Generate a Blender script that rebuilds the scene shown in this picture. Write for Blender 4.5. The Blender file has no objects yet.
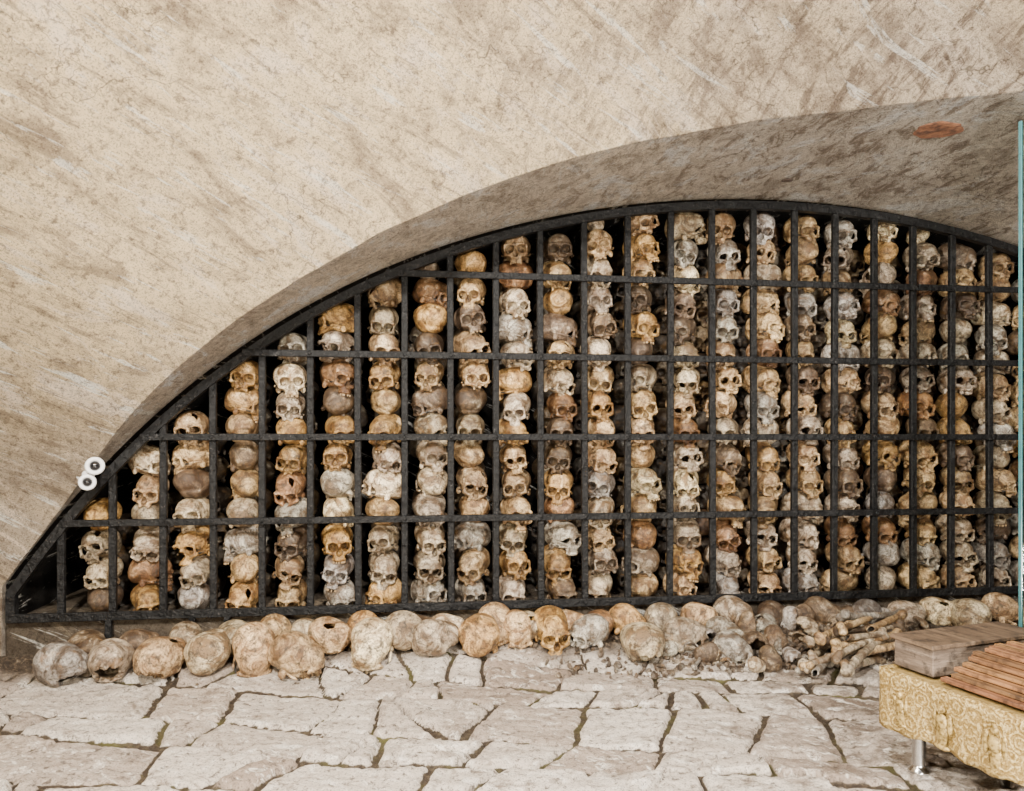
import bpy, math, random
import numpy as np
from mathutils import Vector, Matrix, Euler
random.seed(7); rng = np.random.RandomState(11)
C = bpy.context.scene.collection
# ------------------------------------------------------------------ camera
F, CX, CY, H = 740.0, 512.0, 437.0, 0.82
cam = bpy.data.cameras.new('camera'); co = bpy.data.objects.new('camera', cam); C.objects.link(co)
cam.sensor_width = 36; cam.lens = F/1024*36; cam.shift_y = 41.5/1024
co.location = (0, 0, H); co.rotation_euler = (math.pi/2, 0, 0); cam.clip_start = .02
bpy.context.scene.camera = co
# ------------------------------------------------------------------ frame of the niche wall: u along, t out of the wall, z up
A = math.atan2(.446, 3.499)
O = np.array([-1.389, 2.69]); D = np.array([math.cos(A), math.sin(A)]); N = np.array([math.sin(A), -math.cos(A)])
def W(u, t, z): p = O + u*D + t*N; return (float(p[0]), float(p[1]), float(z))
def up(x, y, t=0.0):
    kx = (x-CX)/F; o = O + t*N
    u = (kx*o[1]-o[0])/(D[0]-kx*D[1]); Y = o[1]+u*D[1]
    return u, H-(y-CY)/F*Y, Y
def sstep(a, b, x): x = np.clip((x-a)/(b-a), 0, 1); return x*x*(3-2*x)
def snoise(x, y, f, seed, n=7):
    r = np.random.RandomState(seed); s = 0
    for i in range(n):
        a = r.uniform(0, 2*math.pi); k = f*r.uniform(.6, 1.7)
        s = s + np.sin(k*(math.cos(a)*x+math.sin(a)*y)+r.uniform(0, 6.28))
    return s/n**.5
# ------------------------------------------------------------------ object helpers
def link(name, me, mat=None, parent=None, loc=(0,0,0), rot=(0,0,0)):
    o = bpy.data.objects.new(name, me); C.objects.link(o); o.location = loc; o.rotation_euler = rot
    if mat is not None and me is not None and len(me.materials) == 0: me.materials.append(mat)
    if parent is not None: o.parent = parent
    return o
def tag(o, label, cat, group=None, kind=None):
    o['label'] = label; o['category'] = cat
    if group: o['group'] = group
    if kind: o['kind'] = kind
    return o
def mesh(name, V, Fc, smooth=True):
    V = np.asarray(V, dtype=np.float32); Fc = np.asarray(Fc, dtype=np.int32)
    me = bpy.data.meshes.new(name); k = Fc.shape[1]
    me.vertices.add(len(V)); me.vertices.foreach_set('co', V.ravel())
    me.loops.add(Fc.size); me.loops.foreach_set('vertex_index', Fc.ravel())
    me.polygons.add(len(Fc)); me.polygons.foreach_set('loop_start', np.arange(0, Fc.size, k, dtype=np.int32))
    me.polygons.foreach_set('loop_total', np.full(len(Fc), k, dtype=np.int32))
    me.polygons.foreach_set('use_smooth', np.full(len(Fc), smooth, dtype=bool))
    me.update(calc_edges=True); me.validate(); return me
class MB:
    def __init__(s): s.v = []; s.f = []
    def add(s, V, Fs):
        n = len(s.v); s.v += [tuple(map(float, p)) for p in V]; s.f += [tuple(i+n for i in f) for f in Fs]
    def box(s, c, ax, ay, az, hx, hy, hz, b=.0):
        c, ax, ay, az = map(lambda q: np.array(q, float), (c, ax, ay, az))
        b = min(b, hx*.9, hy*.9, hz*.9)
        if b <= 0:
            V = [c+ax*hx*i+ay*hy*j+az*hz*k for i in (-1,1) for j in (-1,1) for k in (-1,1)]
            s.add(V, [(0,1,3,2),(4,6,7,5),(0,4,5,1),(2,3,7,6),(0,2,6,4),(1,5,7,3)]); return
        L = [(hx, ax), (hy, ay), (hz, az)]; L.sort(key=lambda q: -q[0])
        (l, al), (p, ap), (q, aq) = L
        if np.dot(np.cross(ap, aq), al) < 0: aq = -aq
        oct_ = [(p-b,-q),(p,-q+b),(p,q-b),(p-b,q),(-p+b,q),(-p,q-b),(-p,-q+b),(-p+b,-q)]
        V = []
        for w, sc in ((-l,1),(-l+b,0),(l-b,0),(l,1)):
            for (x, y) in oct_:
                if sc: x = math.copysign(max(abs(x)-b, 0), x); y = math.copysign(max(abs(y)-b, 0), y)
                V.append(c+al*w+ap*x+aq*y)
        Fs = [tuple(range(7,-1,-1)), tuple(range(24,32))]
        for r in range(3):
            for i in range(8): j = (i+1) % 8; Fs.append((r*8+i, r*8+j, r*8+8+j, r*8+8+i))
        s.add(V, Fs)
    def lathe(s, c, axis, prof, n=20):
        c = np.array(c, float); a = np.array(axis, float); a /= np.linalg.norm(a)
        h = np.array((0,0,1.)) if abs(a[2]) < .9 else np.array((1.,0,0))
        x = np.cross(h, a); x /= np.linalg.norm(x); y = np.cross(a, x); V = []; Fs = []
        for (r, z) in prof:
            for i in range(n):
                t = 2*math.pi*i/n; V.append(c+a*z+x*r*math.cos(t)+y*r*math.sin(t))
        for k in range(len(prof)-1):
            for i in range(n): j = (i+1) % n; Fs.append((k*n+i, k*n+j, k*n+n+j, k*n+n+i))
        Fs.append(tuple(range(n-1,-1,-1))); Fs.append(tuple(range((len(prof)-1)*n, len(prof)*n)))
        s.add(V, Fs)
    def build(s, name, mat, parent=None, smooth=False, loc=(0,0,0)):
        me = bpy.data.meshes.new(name); me.from_pydata([tuple(a-b for a, b in zip(v, loc)) for v in s.v], [], s.f); me.validate()
        for p in me.polygons: p.use_smooth = smooth
        me.update(); return link(name, me, mat, parent, loc if parent is None else (0,0,0))
# ------------------------------------------------------------------ material helpers
def new_mat(name):
    m = bpy.data.materials.new(name); m.use_nodes = True; nt = m.node_tree
    return m, nt, nt.nodes['Principled BSDF']
def nd(nt, typ, ins={}, **kw):
    n = nt.nodes.new(typ)
    for k, v in kw.items(): setattr(n, k, v)
    for k, v in ins.items():
        if hasattr(v, 'is_output'): nt.links.new(v, n.inputs[k])
        else: n.inputs[k].default_value = v
    return n
def noise(nt, vec, scale, detail=5, rough=.6, dist=0.):
    return nd(nt, 'ShaderNodeTexNoise', {'Vector': vec, 'Scale': scale, 'Detail': detail, 'Roughness': rough, 'Distortion': dist}).outputs['Fac']
def ramp(nt, fac, stops):
    r = nd(nt, 'ShaderNodeValToRGB', {'Fac': fac}); e = r.color_ramp.elements
    while len(e) < len(stops): e.new(.5)
    for i, (p, c) in enumerate(stops):
        e[i].position = p; e[i].color = (c, c, c, 1) if not hasattr(c, '__len__') else (*c, 1)
    return r.outputs['Color']
def mix(nt, fac, a, b, mode='MIX'):
    n = nd(nt, 'ShaderNodeMix', data_type='RGBA', blend_type=mode)
    for i, v in ((0, fac), (6, a), (7, b)):
        if hasattr(v, 'is_output'): nt.links.new(v, n.inputs[i])
        else: n.inputs[i].default_value = v if i == 0 else ((*v, 1) if len(v) == 3 else v)
    return n.outputs[2]
def mth(nt, op, a, b=0.):
    n = nd(nt, 'ShaderNodeMath', {0: a, 1: b}, operation=op); return n.outputs[0]
def clampn(nt, v): return nd(nt, 'ShaderNodeClamp', {'Value': v}).outputs[0]
def bump(nt, h, strength, dist, normal=None):
    n = nd(nt, 'ShaderNodeBump', {'Height': h, 'Strength': strength, 'Distance': dist})
    if normal is not None: nt.links.new(normal, n.inputs['Normal'])
    return n.outputs['Normal']
def mapping(nt, v, rot=(0,0,0), scale=(1,1,1)):
    a = nd(nt, 'ShaderNodeMapping', {'Vector': v, 'Rotation': rot}).outputs[0]
    return nd(nt, 'ShaderNodeMapping', {'Vector': a, 'Scale': scale}).outputs[0]
def objco(nt): return nd(nt, 'ShaderNodeTexCoord').outputs['Object']
def fin(nt, b, col, rough=.8, nrm=None, metal=0., spec=None):
    for k, v in (('Base Color', col), ('Roughness', rough), ('Metallic', metal)):
        if hasattr(v, 'is_output'): nt.links.new(v, b.inputs[k])
        else: b.inputs[k].default_value = (*v, 1) if hasattr(v, '__len__') else v
    if nrm is not None: nt.links.new(nrm, b.inputs['Normal'])
    if spec is not None: b.inputs['Specular IOR Level'].default_value = spec

def plaster(name, warm, grey, dark, greyamt, stainamt=0., darkamt=1.):
    m, nt, b = new_mat(name); v = objco(nt)
    big = noise(nt, v, 1.2, 6, .6, .6); med = noise(nt, v, 6, 9, .75, .3)
    s1 = noise(nt, mapping(nt, v, (0, math.radians(-36), 0), (1.0, 3, 6.0)), 1.7, 10, .72, .6)
    s3 = noise(nt, mapping(nt, v, (0, math.radians(-27), 0), (1.5, 3, 20)), 2.0, 8, .68, .5)
    s2 = noise(nt, mapping(nt, v, (0, math.radians(58), 0), (1.6, 3, 9)), 2.6, 9, .74, .6)
    fine = noise(nt, v, 45, 8, .78); grit = noise(nt, v, 190, 3, .65)
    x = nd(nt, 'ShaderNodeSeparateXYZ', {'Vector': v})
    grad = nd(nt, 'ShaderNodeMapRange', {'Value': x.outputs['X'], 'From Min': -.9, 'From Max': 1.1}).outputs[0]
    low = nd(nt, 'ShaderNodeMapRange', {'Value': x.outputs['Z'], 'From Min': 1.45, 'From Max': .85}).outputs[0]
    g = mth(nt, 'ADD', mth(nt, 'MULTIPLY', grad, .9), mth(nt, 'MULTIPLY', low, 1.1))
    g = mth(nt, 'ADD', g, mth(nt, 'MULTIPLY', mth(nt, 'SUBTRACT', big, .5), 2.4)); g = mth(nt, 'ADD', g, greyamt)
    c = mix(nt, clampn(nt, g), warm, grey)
    c = mix(nt, ramp(nt, med, [(.52, 0.), (.66, .45*darkamt)]), c, dark)
    gs = clampn(nt, mth(nt, 'ADD', mth(nt, 'ADD', grad, stainamt), mth(nt, 'MULTIPLY', low, .3)))
    c = mix(nt, mth(nt, 'MULTIPLY', ramp(nt, s2, [(.50, 0.), (.59, .9)]), gs), c, dark)
    c = mix(nt, ramp(nt, s1, [(.52, 0.), (.62, .6*darkamt)]), c, dark)
    pale = clampn(nt, mth(nt, 'ADD', mth(nt, 'MULTIPLY', low, .5), .6))
    c = mix(nt, mth(nt, 'MULTIPLY', ramp(nt, s1, [(.39, .95), (.46, 0.)]), pale), c, (min(1., grey[0]*1.9), min(1., grey[1]*1.9), min(1., grey[2]*1.8)))
    c = mix(nt, mth(nt, 'MULTIPLY', ramp(nt, s3, [(.37, .95), (.42, 0.)]), pale), c, (.92,.88,.80))
    c = mix(nt, ramp(nt, s3, [(.58, 0.), (.64, .55*darkamt)]), c, dark)
    c = mix(nt, ramp(nt, fine, [(.38, .75*darkamt), (.48, 0.)]), c, dark)
    c = mix(nt, ramp(nt, grit, [(.38, .55), (.47, 0.)]), c, (dark[0]*.5, dark[1]*.5, dark[2]*.5))
    crk = nd(nt, 'ShaderNodeTexVoronoi', {'Vector': mapping(nt, nd(nt, 'ShaderNodeVectorMath', {0: v, 1: nd(nt, 'ShaderNodeTexNoise', {'Vector': v, 'Scale': 5., 'Detail': 4.}).outputs['Color']}, operation='ADD').outputs[0], (0,.5,0), (1,1,1.8)), 'Scale': 1.1}, feature='DISTANCE_TO_EDGE').outputs['Distance']
    ck = mth(nt, 'MULTIPLY', ramp(nt, crk, [(.001, 1.), (.006, 0.)]), ramp(nt, big, [(.42, 0.), (.56, .8)]))
    c = mix(nt, ck, c, (dark[0]*.4, dark[1]*.4, dark[2]*.4))
    n1 = bump(nt, med, .9, .08); n1 = bump(nt, s1, 1., .12, n1); n1 = bump(nt, s3, .9, .04, n1); n1 = bump(nt, fine, 1., .02, n1); n1 = bump(nt, grit, .7, .004, n1)
    fin(nt, b, c, .92, n1, spec=.2); return m
M = {}
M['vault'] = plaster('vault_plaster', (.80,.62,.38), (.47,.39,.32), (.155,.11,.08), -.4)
M['soffit'] = plaster('soffit_plaster', (.92,.79,.62), (.76,.67,.57), (.24,.18,.135), .1, .1, .8)
M['ledge'] = plaster('ledge_plaster', (.30,.23,.16), (.20,.16,.12), (.07,.05,.035), .1, .2, .9)
M['inner'] = plaster('niche_plaster_shade', (.02,.017,.013), (.015,.012,.01), (.008,.006,.005), .3)  # near-black: the niche's shade put into its plaster colour
def m_floor():
    m, nt, b = new_mat('flagstone'); v = objco(nt)
    j = nd(nt, 'ShaderNodeAttribute', attribute_name='joint').outputs['Fac']; ti = nd(nt, 'ShaderNodeAttribute', attribute_name='tint').outputs['Fac']
    dirt = nd(nt, 'ShaderNodeAttribute', attribute_name='dirt').outputs['Fac']
    c = ramp(nt, ti, [(0, (.36,.275,.215)), (.3, (.62,.53,.45)), (.7, (.78,.69,.60)), (1, (.52,.42,.34))])
    med = noise(nt, v, 9, 9, .76, .4); fine = noise(nt, v, 48, 7, .78); grit = noise(nt, v, 200, 3, .7); lay = noise(nt, mapping(nt, v, (0,0,.4), (1, 2.0, 1)), 15, 8, .74, 1.0)
    xx = nd(nt, 'ShaderNodeSeparateXYZ', {'Vector': v}).outputs['X']
    rt = nd(nt, 'ShaderNodeMapRange', {'Value': xx, 'From Min': .1, 'From Max': 1.4, 'To Max': .12}).outputs[0]
    lg = noise(nt, v, 3.2, 5, .65, .5)
    c = mix(nt, ramp(nt, mth(nt, 'ADD', lg, rt), [(.58, 0.), (.72, .6)]), c, (.24,.175,.125))
    c = mix(nt, ramp(nt, mth(nt, 'ADD', med, rt), [(.54, 0.), (.66, .8)]), c, (.17,.12,.085))
    c = mix(nt, ramp(nt, lay, [(.38, .9), (.46, 0.)]), c, (.96,.89,.80))
    c = mix(nt, ramp(nt, lay, [(.57, 0.), (.64, .65)]), c, (.20,.145,.105))
    c = mix(nt, ramp(nt, fine, [(.38, .9), (.46, 0.)]), c, (.08,.057,.042))
    c = mix(nt, ramp(nt, grit, [(.38, .6), (.46, 0.)]), c, (.07,.05,.036))
    jc = mix(nt, ramp(nt, noise(nt, v, 4, 6, .7), [(.50, 0.), (.62, 1.)]), (.036,.023,.014), (.085,.078,.016))
    jc = mix(nt, ramp(nt, noise(nt, v, 90, 4, .7), [(.47, 0.), (.62, .6)]), jc, (.14,.105,.06))
    jf = mth(nt, 'ADD', j, mth(nt, 'MULTIPLY', mth(nt, 'SUBTRACT', fine, .5), .7))
    c = mix(nt, ramp(nt, jf, [(.42, 0.), (.58, 1.)]), c, jc)
    dc = ramp(nt, noise(nt, v, 70, 6, .75), [(.35, (.015,.010,.007)), (.52, (.065,.045,.03)), (.68, (.30,.23,.155))])
    c = mix(nt, dirt, c, dc)
    n1 = bump(nt, lay, .8, .016); n1 = bump(nt, med, .6, .016, n1); n1 = bump(nt, fine, 1., .009, n1); n1 = bump(nt, grit, .7, .003, n1)
    fin(nt, b, c, .62, n1, spec=.45); return m
M['floor'] = m_floor()
def m_bone(name, attr=False):
    m, nt, b = new_mat(name); tc = objco(nt)
    if attr:
        base = nd(nt, 'ShaderNodeAttribute', attribute_name='tone').outputs['Color']; v = tc
    else:
        oi = nd(nt, 'ShaderNodeObjectInfo'); base = oi.outputs['Color']
        off = nd(nt, 'ShaderNodeCombineXYZ', {'X': mth(nt, 'MULTIPLY', oi.outputs['Random'], 37.), 'Y': mth(nt, 'MULTIPLY', oi.outputs['Random'], 91.)}).outputs[0]
        v = nd(nt, 'ShaderNodeVectorMath', {0: tc, 1: off}, operation='ADD').outputs[0]
    big = noise(nt, v, 14, 8, .74, .9); med = noise(nt, v, 38, 8, .78, .5); fine = noise(nt, v, 150, 4, .7)
    c = mix(nt, ramp(nt, big, [(.44, 0.), (.57, .95)]), base, mix(nt, 1., base, (.25,.18,.125), 'MULTIPLY'))
    hl = mix(nt, 1., mix(nt, .25, base, (.8,.77,.68)), (1.6,1.55,1.4), 'MULTIPLY')
    c = mix(nt, ramp(nt, big, [(.34, .95), (.44, 0.)]), c, hl)
    c = mix(nt, ramp(nt, noise(nt, v, 24, 4, .6, 1.), [(.56, 0.), (.68, .45)]), c, (.27,.145,.05))
    c = mix(nt, ramp(nt, med, [(.51, 0.), (.60, .85)]), c, (.036,.023,.013))
    c = mix(nt, ramp(nt, fine, [(.38, .75), (.47, 0.)]), c, (.04,.026,.016))
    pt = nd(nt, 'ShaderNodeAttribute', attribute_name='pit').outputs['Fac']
    c = mix(nt, mth(nt, 'MULTIPLY', pt, .98), c, (.004,.003,.002))  # sockets and broken hollows painted near-black as shade; suture lines darkened too
    n1 = bump(nt, med, .8, .008); n1 = bump(nt, fine, .8, .003, n1)
    fin(nt, b, c, .42, n1, spec=.5); return m
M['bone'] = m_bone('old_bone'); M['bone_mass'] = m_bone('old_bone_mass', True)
def m_teeth():
    m, nt, b = new_mat('teeth'); fin(nt, b, mix(nt, noise(nt, objco(nt), 120), (.42,.30,.16), (.20,.12,.06)), .5); return m
M['teeth'] = m_teeth()
def m_iron():
    m, nt, b = new_mat('wrought_iron'); v = objco(nt); a = noise(nt, v, 24, 5, .6); g = noise(nt, v, 130, 4, .7)
    c = mix(nt, ramp(nt, a, [(.5, 0.), (.7, 1.)]), (.0025,.0025,.003), (.007,.007,.008))
    c = mix(nt, ramp(nt, g, [(.60, 0.), (.68, .6)]), c, (.11,.10,.095))  # pale flecks paint small highlights into the black iron
    fin(nt, b, c, .5, bump(nt, g, 1., .004, bump(nt, a, 1., .02)), .0, .3); return m
M['iron'] = m_iron()
def m_wood(name, c1, c2, c3, scale=(2, 30, 30), rough=.6, rz=0., tone=False):
    m, nt, b = new_mat(name); v = mapping(nt, objco(nt), (0,0,rz), scale)
    g = noise(nt, v, 1.5, 8, .7, .4); f = noise(nt, v, 6, 5, .7); k = noise(nt, objco(nt), 30, 6, .7)
    c = ramp(nt, g, [(.3, c1), (.5, c2), (.7, c3)]); c = mix(nt, ramp(nt, f, [(.52, 0.), (.68, .7)]), c, c1)
    c = mix(nt, ramp(nt, k, [(.50, 0.), (.62, .8)]), c, tuple(q*.5 for q in c1))
    if tone: c = mix(nt, 1., c, nd(nt, 'ShaderNodeObjectInfo').outputs['Color'], 'MULTIPLY')
    fin(nt, b, c, rough, bump(nt, f, .5, .004)); return m
RZ = math.atan2(.943, .333)
M['plank'] = m_wood('brown_plank_wood', (.06,.024,.010), (.20,.090,.034), (.32,.165,.075), rz=RZ, tone=True)
M['oldwood'] = m_wood('weathered_wood', (.045,.030,.020), (.125,.088,.062), (.26,.20,.15), (3,3,30), .8)
M['lid'] = m_wood('brown_board', (.035,.021,.012), (.085,.053,.030), (.16,.105,.062), rough=.7, rz=RZ)
def m_brocade():
    m, nt, b = new_mat('gold_brocade'); v = objco(nt)
    vf = nd(nt, 'ShaderNodeTexVoronoi', {'Vector': v, 'Scale': 26., 'Randomness': .9}).outputs['Distance']
    n0 = noise(nt, v, 22, 4, .6, 2.)
    rings = mth(nt, 'SINE', mth(nt, 'ADD', mth(nt, 'MULTIPLY', vf, 26.), mth(nt, 'MULTIPLY', n0, 14.)))
    n = noise(nt, v, 80, 6, .7, 2.5); w = noise(nt, v, 300, 3, .6)
    c = ramp(nt, n, [(.40, (.15,.09,.018)), (.50, (.36,.24,.065)), (.60, (.60,.45,.19))])
    c = mix(nt, ramp(nt, rings, [(.60, 0.), (.95, .45)]), c, (.66,.52,.26)); c = mix(nt, ramp(nt, rings, [(.0, .5), (.25, 0.)]), c, (.17,.10,.025))
    c = mix(nt, ramp(nt, w, [(.38, .6), (.48, 0.)]), c, (.11,.065,.015))
    fin(nt, b, c, .5, bump(nt, rings, .3, .002, bump(nt, n, .6, .003)), .15); return m
M['brocade'] = m_brocade()
def m_plain(name, c, rough, metal=0., c2=None, sc=80, bd=.004):
    m, nt, b = new_mat(name); n = noise(nt, objco(nt), sc, 6)
    fin(nt, b, mix(nt, ramp(nt, n, [(.42, 0.), (.6, .3 if c2 is None else 1.)]), c, c2 or tuple(q*.6 for q in c)), rough, bump(nt, n, .6, bd) if c2 else None, metal); return m
M['chrome'] = m_plain('steel', (.75,.75,.75), .2, 1.); M['white'] = m_plain('white_plastic', (.85,.85,.86), .35)
M['lens'] = m_plain('dark_lens', (.01,.01,.012), .1); M['relief'] = m_plain('gilt_embroidery', (.46,.33,.12), .4, .3, (.13,.08,.018), 110, .002)
M['terracotta'] = m_plain('terracotta', (.20,.085,.042), .95, 0., (.07,.03,.018), 32, .012); M['hole'] = m_plain('dark_hole', (.06,.04,.03), .9)  # darkened in place of real depth: painted shade of clay hollow and hole
M['cloth_top'] = m_plain('dull_gold_cloth', (.27,.18,.055), .7, 0., (.15,.095,.025), 60, .002)
def m_glass():
    m, nt, b = new_mat('green_edge_glass'); b.inputs['Base Color'].default_value = (.75,.95,.93,1); b.inputs['Transmission Weight'].default_value = 1.
    b.inputs['Roughness'].default_value = .03; b.inputs['IOR'].default_value = 1.45; return m
def m_edge():
    m, nt, b = new_mat('ground_glass_edge'); fin(nt, b, mix(nt, noise(nt, objco(nt), 20), (.03,.15,.17), (.10,.28,.30)), .25)
    b.inputs['Transmission Weight'].default_value = .5; return m
M['glass'] = m_glass(); M['edge'] = m_edge()

# ------------------------------------------------------------------ arch profile
apx = [(8,598),(30,560),(60,520),(88,488),(113,462),(150,430),(180,403),(213,375),(264,339),(312,310),(359,287),(406,266),(452,248),(497,232),(541,220),(584,212),(627,207),(669,203),(711,202),(753,203),(795,205),(836,210),(876,216),(914,222),(952,230),(990,239),(1020,246)]
ap = np.array([up(x, y)[:2] for x, y in apx])
best = None
for u0 in np.linspace(2.2, 2.7, 51):
    c = ap[:,0]-u0; M_ = np.stack([np.ones_like(c), c**2, c**4, c**6], 1)
    s, *_ = np.linalg.lstsq(M_, ap[:,1], rcond=None); e = np.sum((M_@s-ap[:,1])**2)
    if best is None or e < best[0]: best = (e, u0, s)
_, U0, S = best; CL = U0-ap[0,0]
def zarch(u, off=0.): c = np.abs(np.asarray(u, float)-U0); return S[0]+S[1]*c**2+S[2]*c**4+S[3]*c**6+off
zlow = float(zarch(U0-CL))
cs_ = np.linspace(CL, 0, 121); zs_ = zarch(U0-cs_); zs_ = np.maximum.accumulate(zs_)
def chalf(z): return float(np.interp(z, zs_, cs_)) if z > zlow else CL
OFF = .022
def on_soffit(px, py):
    bst = None
    for t in np.linspace(0, 1.7, 700):
        u, z, Y = up(px, py, t); er = abs(z-float(zarch(u))-OFF)
        if bst is None or er < bst[0]: bst = (er, u, t, z)
    return bst[1:]
# ------------------------------------------------------------------ the vault
vp = np.array([(0,-.82),(0,-.5),(.0,-.3),(.03,-.18),(.10,-.05),(.33,.27),(.49,.5),(.63,.7),(.82,.93),(1.05,1.13),(1.4,1.32),(1.85,1.45),(2.4,1.52),(3.1,1.52),(3.8,1.4)])
def catmull(P, n=8):
    out = []
    for i in range(len(P)-1):
        p0 = P[max(i-1,0)]; p1 = P[i]; p2 = P[i+1]; p3 = P[min(i+2,len(P)-1)]
        for k in range(n):
            t = k/n; out.append(.5*((2*p1)+(-p0+p2)*t+(2*p0-5*p1+4*p2-p3)*t*t+(-p0+3*p1-3*p2+p3)*t**3))
    out.append(P[-1]); return np.array(out)
vc = catmull(vp, 14)
rise = vc[:np.argmax(vc[:,1]>1.3)]
def T(z): return np.interp(z-H, rise[:,1], rise[:,0])
ed = []
for px, py in [(120,433),(140,410),(170,380),(200,355),(250,316),(300,280),(350,251),(400,225),(450,203),(500,183),(550,166),(600,152),(650,140),(700,130),(750,121),(800,113),(850,107),(900,102),(960,96),(1024,92)]:
    u, t, z = on_soffit(px, py); ed.append((u, t/float(T(z)), t, z))
ed = np.array(ed); order = np.argsort(ed[:,0]); ed = ed[order]
pf_ = np.polyfit(ed[:,0], np.clip(ed[:,1], .4, 2.2), 4, w=np.sqrt(ed[:,2]))
umin, umax = ed[0,0], ed[-1,0]
def RT(u): u = np.clip(u, umin, umax); return float(np.clip(np.polyval(pf_, u), .4, 2.2))
def disp(u, z): return (.012*snoise(u, z, 5., 3)+.006*snoise(u, z, 14., 4)+.004*snoise(u, z, 40., 5))*sstep(.1, .6, z)
rows = []
for z in np.linspace(0, zlow, 5)[:-1]: rows.append((z+0., float(T(z)), CL+OFF))
for c, z in zip(cs_, zs_): rows.append((z+OFF, float(T(z+OFF)), c+OFF*(c/CL)))
ztop = rows[-1][0]
for t, Z in vc:
    if Z+H > ztop+.02 or t > 1.2: rows.append((Z+H, t, 0.))
V = []; Fc = []; NC = 130; OUT = 3.9
for side in (-1, 1):
    base = len(V)
    for (z, t, ch) in rows:
        for i in range(NC):
            f = (i/(NC-1)); u = U0+side*(ch+(OUT-ch)*f)
            V.append(W(u, float(t*RT(u)+disp(u, z)), z))
    for r in range(len(rows)-1):
        for i in range(NC-1):
            a = base+r*NC+i; q = (a, a+1, a+1+NC, a+NC); Fc.append(q if side == 1 else q[::-1])
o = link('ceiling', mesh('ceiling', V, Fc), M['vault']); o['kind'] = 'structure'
prof = [(U0-CL-OFF, z) for z in np.linspace(0, zlow, 5)[:-1]]+[(U0-c-OFF*c/CL, z+OFF) for c, z in zip(cs_, zs_)]
prof = prof+[(2*U0-u, z) for u, z in prof[-2::-1]]
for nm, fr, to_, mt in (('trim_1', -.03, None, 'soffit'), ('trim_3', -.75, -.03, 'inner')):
    V = []; Fc = []; NT = 16
    for (u, z) in prof:
        te = float(T(z)*RT(u)+disp(u, z)) if to_ is None else to_
        for i in range(NT): V.append(W(u, fr+(te-fr)*i/(NT-1), z))
    for r in range(len(prof)-1):
        for i in range(NT-1): a = r*NT+i; Fc.append((a, a+1, a+1+NT, a+NT))
    o = link(nm, mesh(nm, V, Fc), M[mt]); o['kind'] = 'structure'
V = []; Fc = []
for (u, z) in prof: V += [W(u, -.72, 0), W(u, -.72, z)]
for r in range(len(prof)-1): Fc.append((2*r, 2*r+2, 2*r+3, 2*r+1))
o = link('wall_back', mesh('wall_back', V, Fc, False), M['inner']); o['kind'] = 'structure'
ZF = .155
b = MB(); uL, uR = U0-CL-.02, U0+CL+.02
b.box(W((uL+uR)/2, -.375, ZF/2), (*D,0), (*N,0), (0,0,1), (uR-uL)/2, .36, ZF/2, .008)
o = b.build('trim_2', M['ledge']); o['kind'] = 'structure'
for nm, uu in (('wall_left', U0-OUT), ('wall_right', U0+OUT)):
    b = MB(); V = [W(uu, t, z) for t, z in ((0,0),(3.8,0),(3.8,2.3),(0,2.3))]; b.add(V, [(0,1,2,3)])
    o = b.build(nm, M['vault']); o['kind'] = 'structure'
# ------------------------------------------------------------------ floor of flagstones with the bank of dirt at the niche
UH = up(800, 640, .3)[0]
def bank(u, t):
    u = np.asarray(u, float); t = np.asarray(t, float)
    amp = .034+.03*sstep(-.1, 1.2, u)
    h = amp*sstep(.34, .06, t)
    h = h+.035*np.exp(-((u-UH)/.36)**2-((t-.20)/.17)**2)
    return h*(t > -.1)
gx = np.arange(-2.9, 4.4, .0085); gy = np.arange(-.2, 3.5, .0085)
X, Yg = np.meshgrid(gx, gy, indexing='ij'); x = X.ravel(); y = Yg.ravel()
wx = x+.018*snoise(x, y, 7, 21)+.004*snoise(x, y, 38, 22)+.0018*snoise(x, y, 110, 28); wy = y+.022*snoise(x, y, 5.5, 23)+.004*snoise(x, y, 34, 24)+.0018*snoise(x, y, 120, 29)
ra = .13; rx = wx*math.cos(ra)-wy*math.sin(ra)+20; ry = wy*math.cos(ra)+wx*math.sin(ra)+20
SX, SY = .245, .195
NB = 256; r2 = np.random.RandomState(8)
RB = r2.uniform(-1, 1, NB); XB = r2.uniform(-1, 1, (NB, NB)); KB = r2.uniform(-1, 1, (NB, NB)); TI = r2.uniform(-1, 1, (NB, NB, 3)); XO = r2.uniform(0, 1, NB)
def yb(j, xx): return (j+.22*RB[j % NB])*SY+.045*RB[(j*7+3) % NB]*np.sin(xx*2.6+j*1.7)
jj = np.floor(ry/SY).astype(int); jsel = np.zeros_like(jj); dt = np.full(x.shape, 9.); db = np.full(x.shape, 9.)
for dj in (-1, 0, 1, 2):
    j_ = jj+dj; q = ry-yb(j_, rx); m_ = (q >= 0) & (q < db); db = np.where(m_, q, db); jsel = np.where(m_, j_, jsel)
    m_ = (q < 0) & (-q < dt); dt = np.where(m_, -q, dt)
off = XO[jsel % NB]*SX; i0 = np.floor((rx-off)/SX).astype(int); isel = np.zeros_like(i0); dl = np.full(x.shape, 9.); dr = np.full(x.shape, 9.)
for di in (-1, 0, 1, 2):
    i_ = i0+di; xb = off+(i_+.38*XB[i_ % NB, jsel % NB])*SX+.60*KB[i_ % NB, jsel % NB]*(ry-(jsel+.5)*SY)
    q = rx-xb; m_ = (q >= 0) & (q < dl); dl = np.where(m_, q, dl); isel = np.where(m_, i_, isel); m_ = (q < 0) & (-q < dr); dr = np.where(m_, -q, dr)
edge = sum((np.maximum(q, 1e-4))**-3.2 for q in (dl, dr, dt, db))**(-1/3.2)
tid = TI[isel % NB, jsel % NB]
gap = .001+.002*snoise(x, y, 6, 77)
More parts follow.
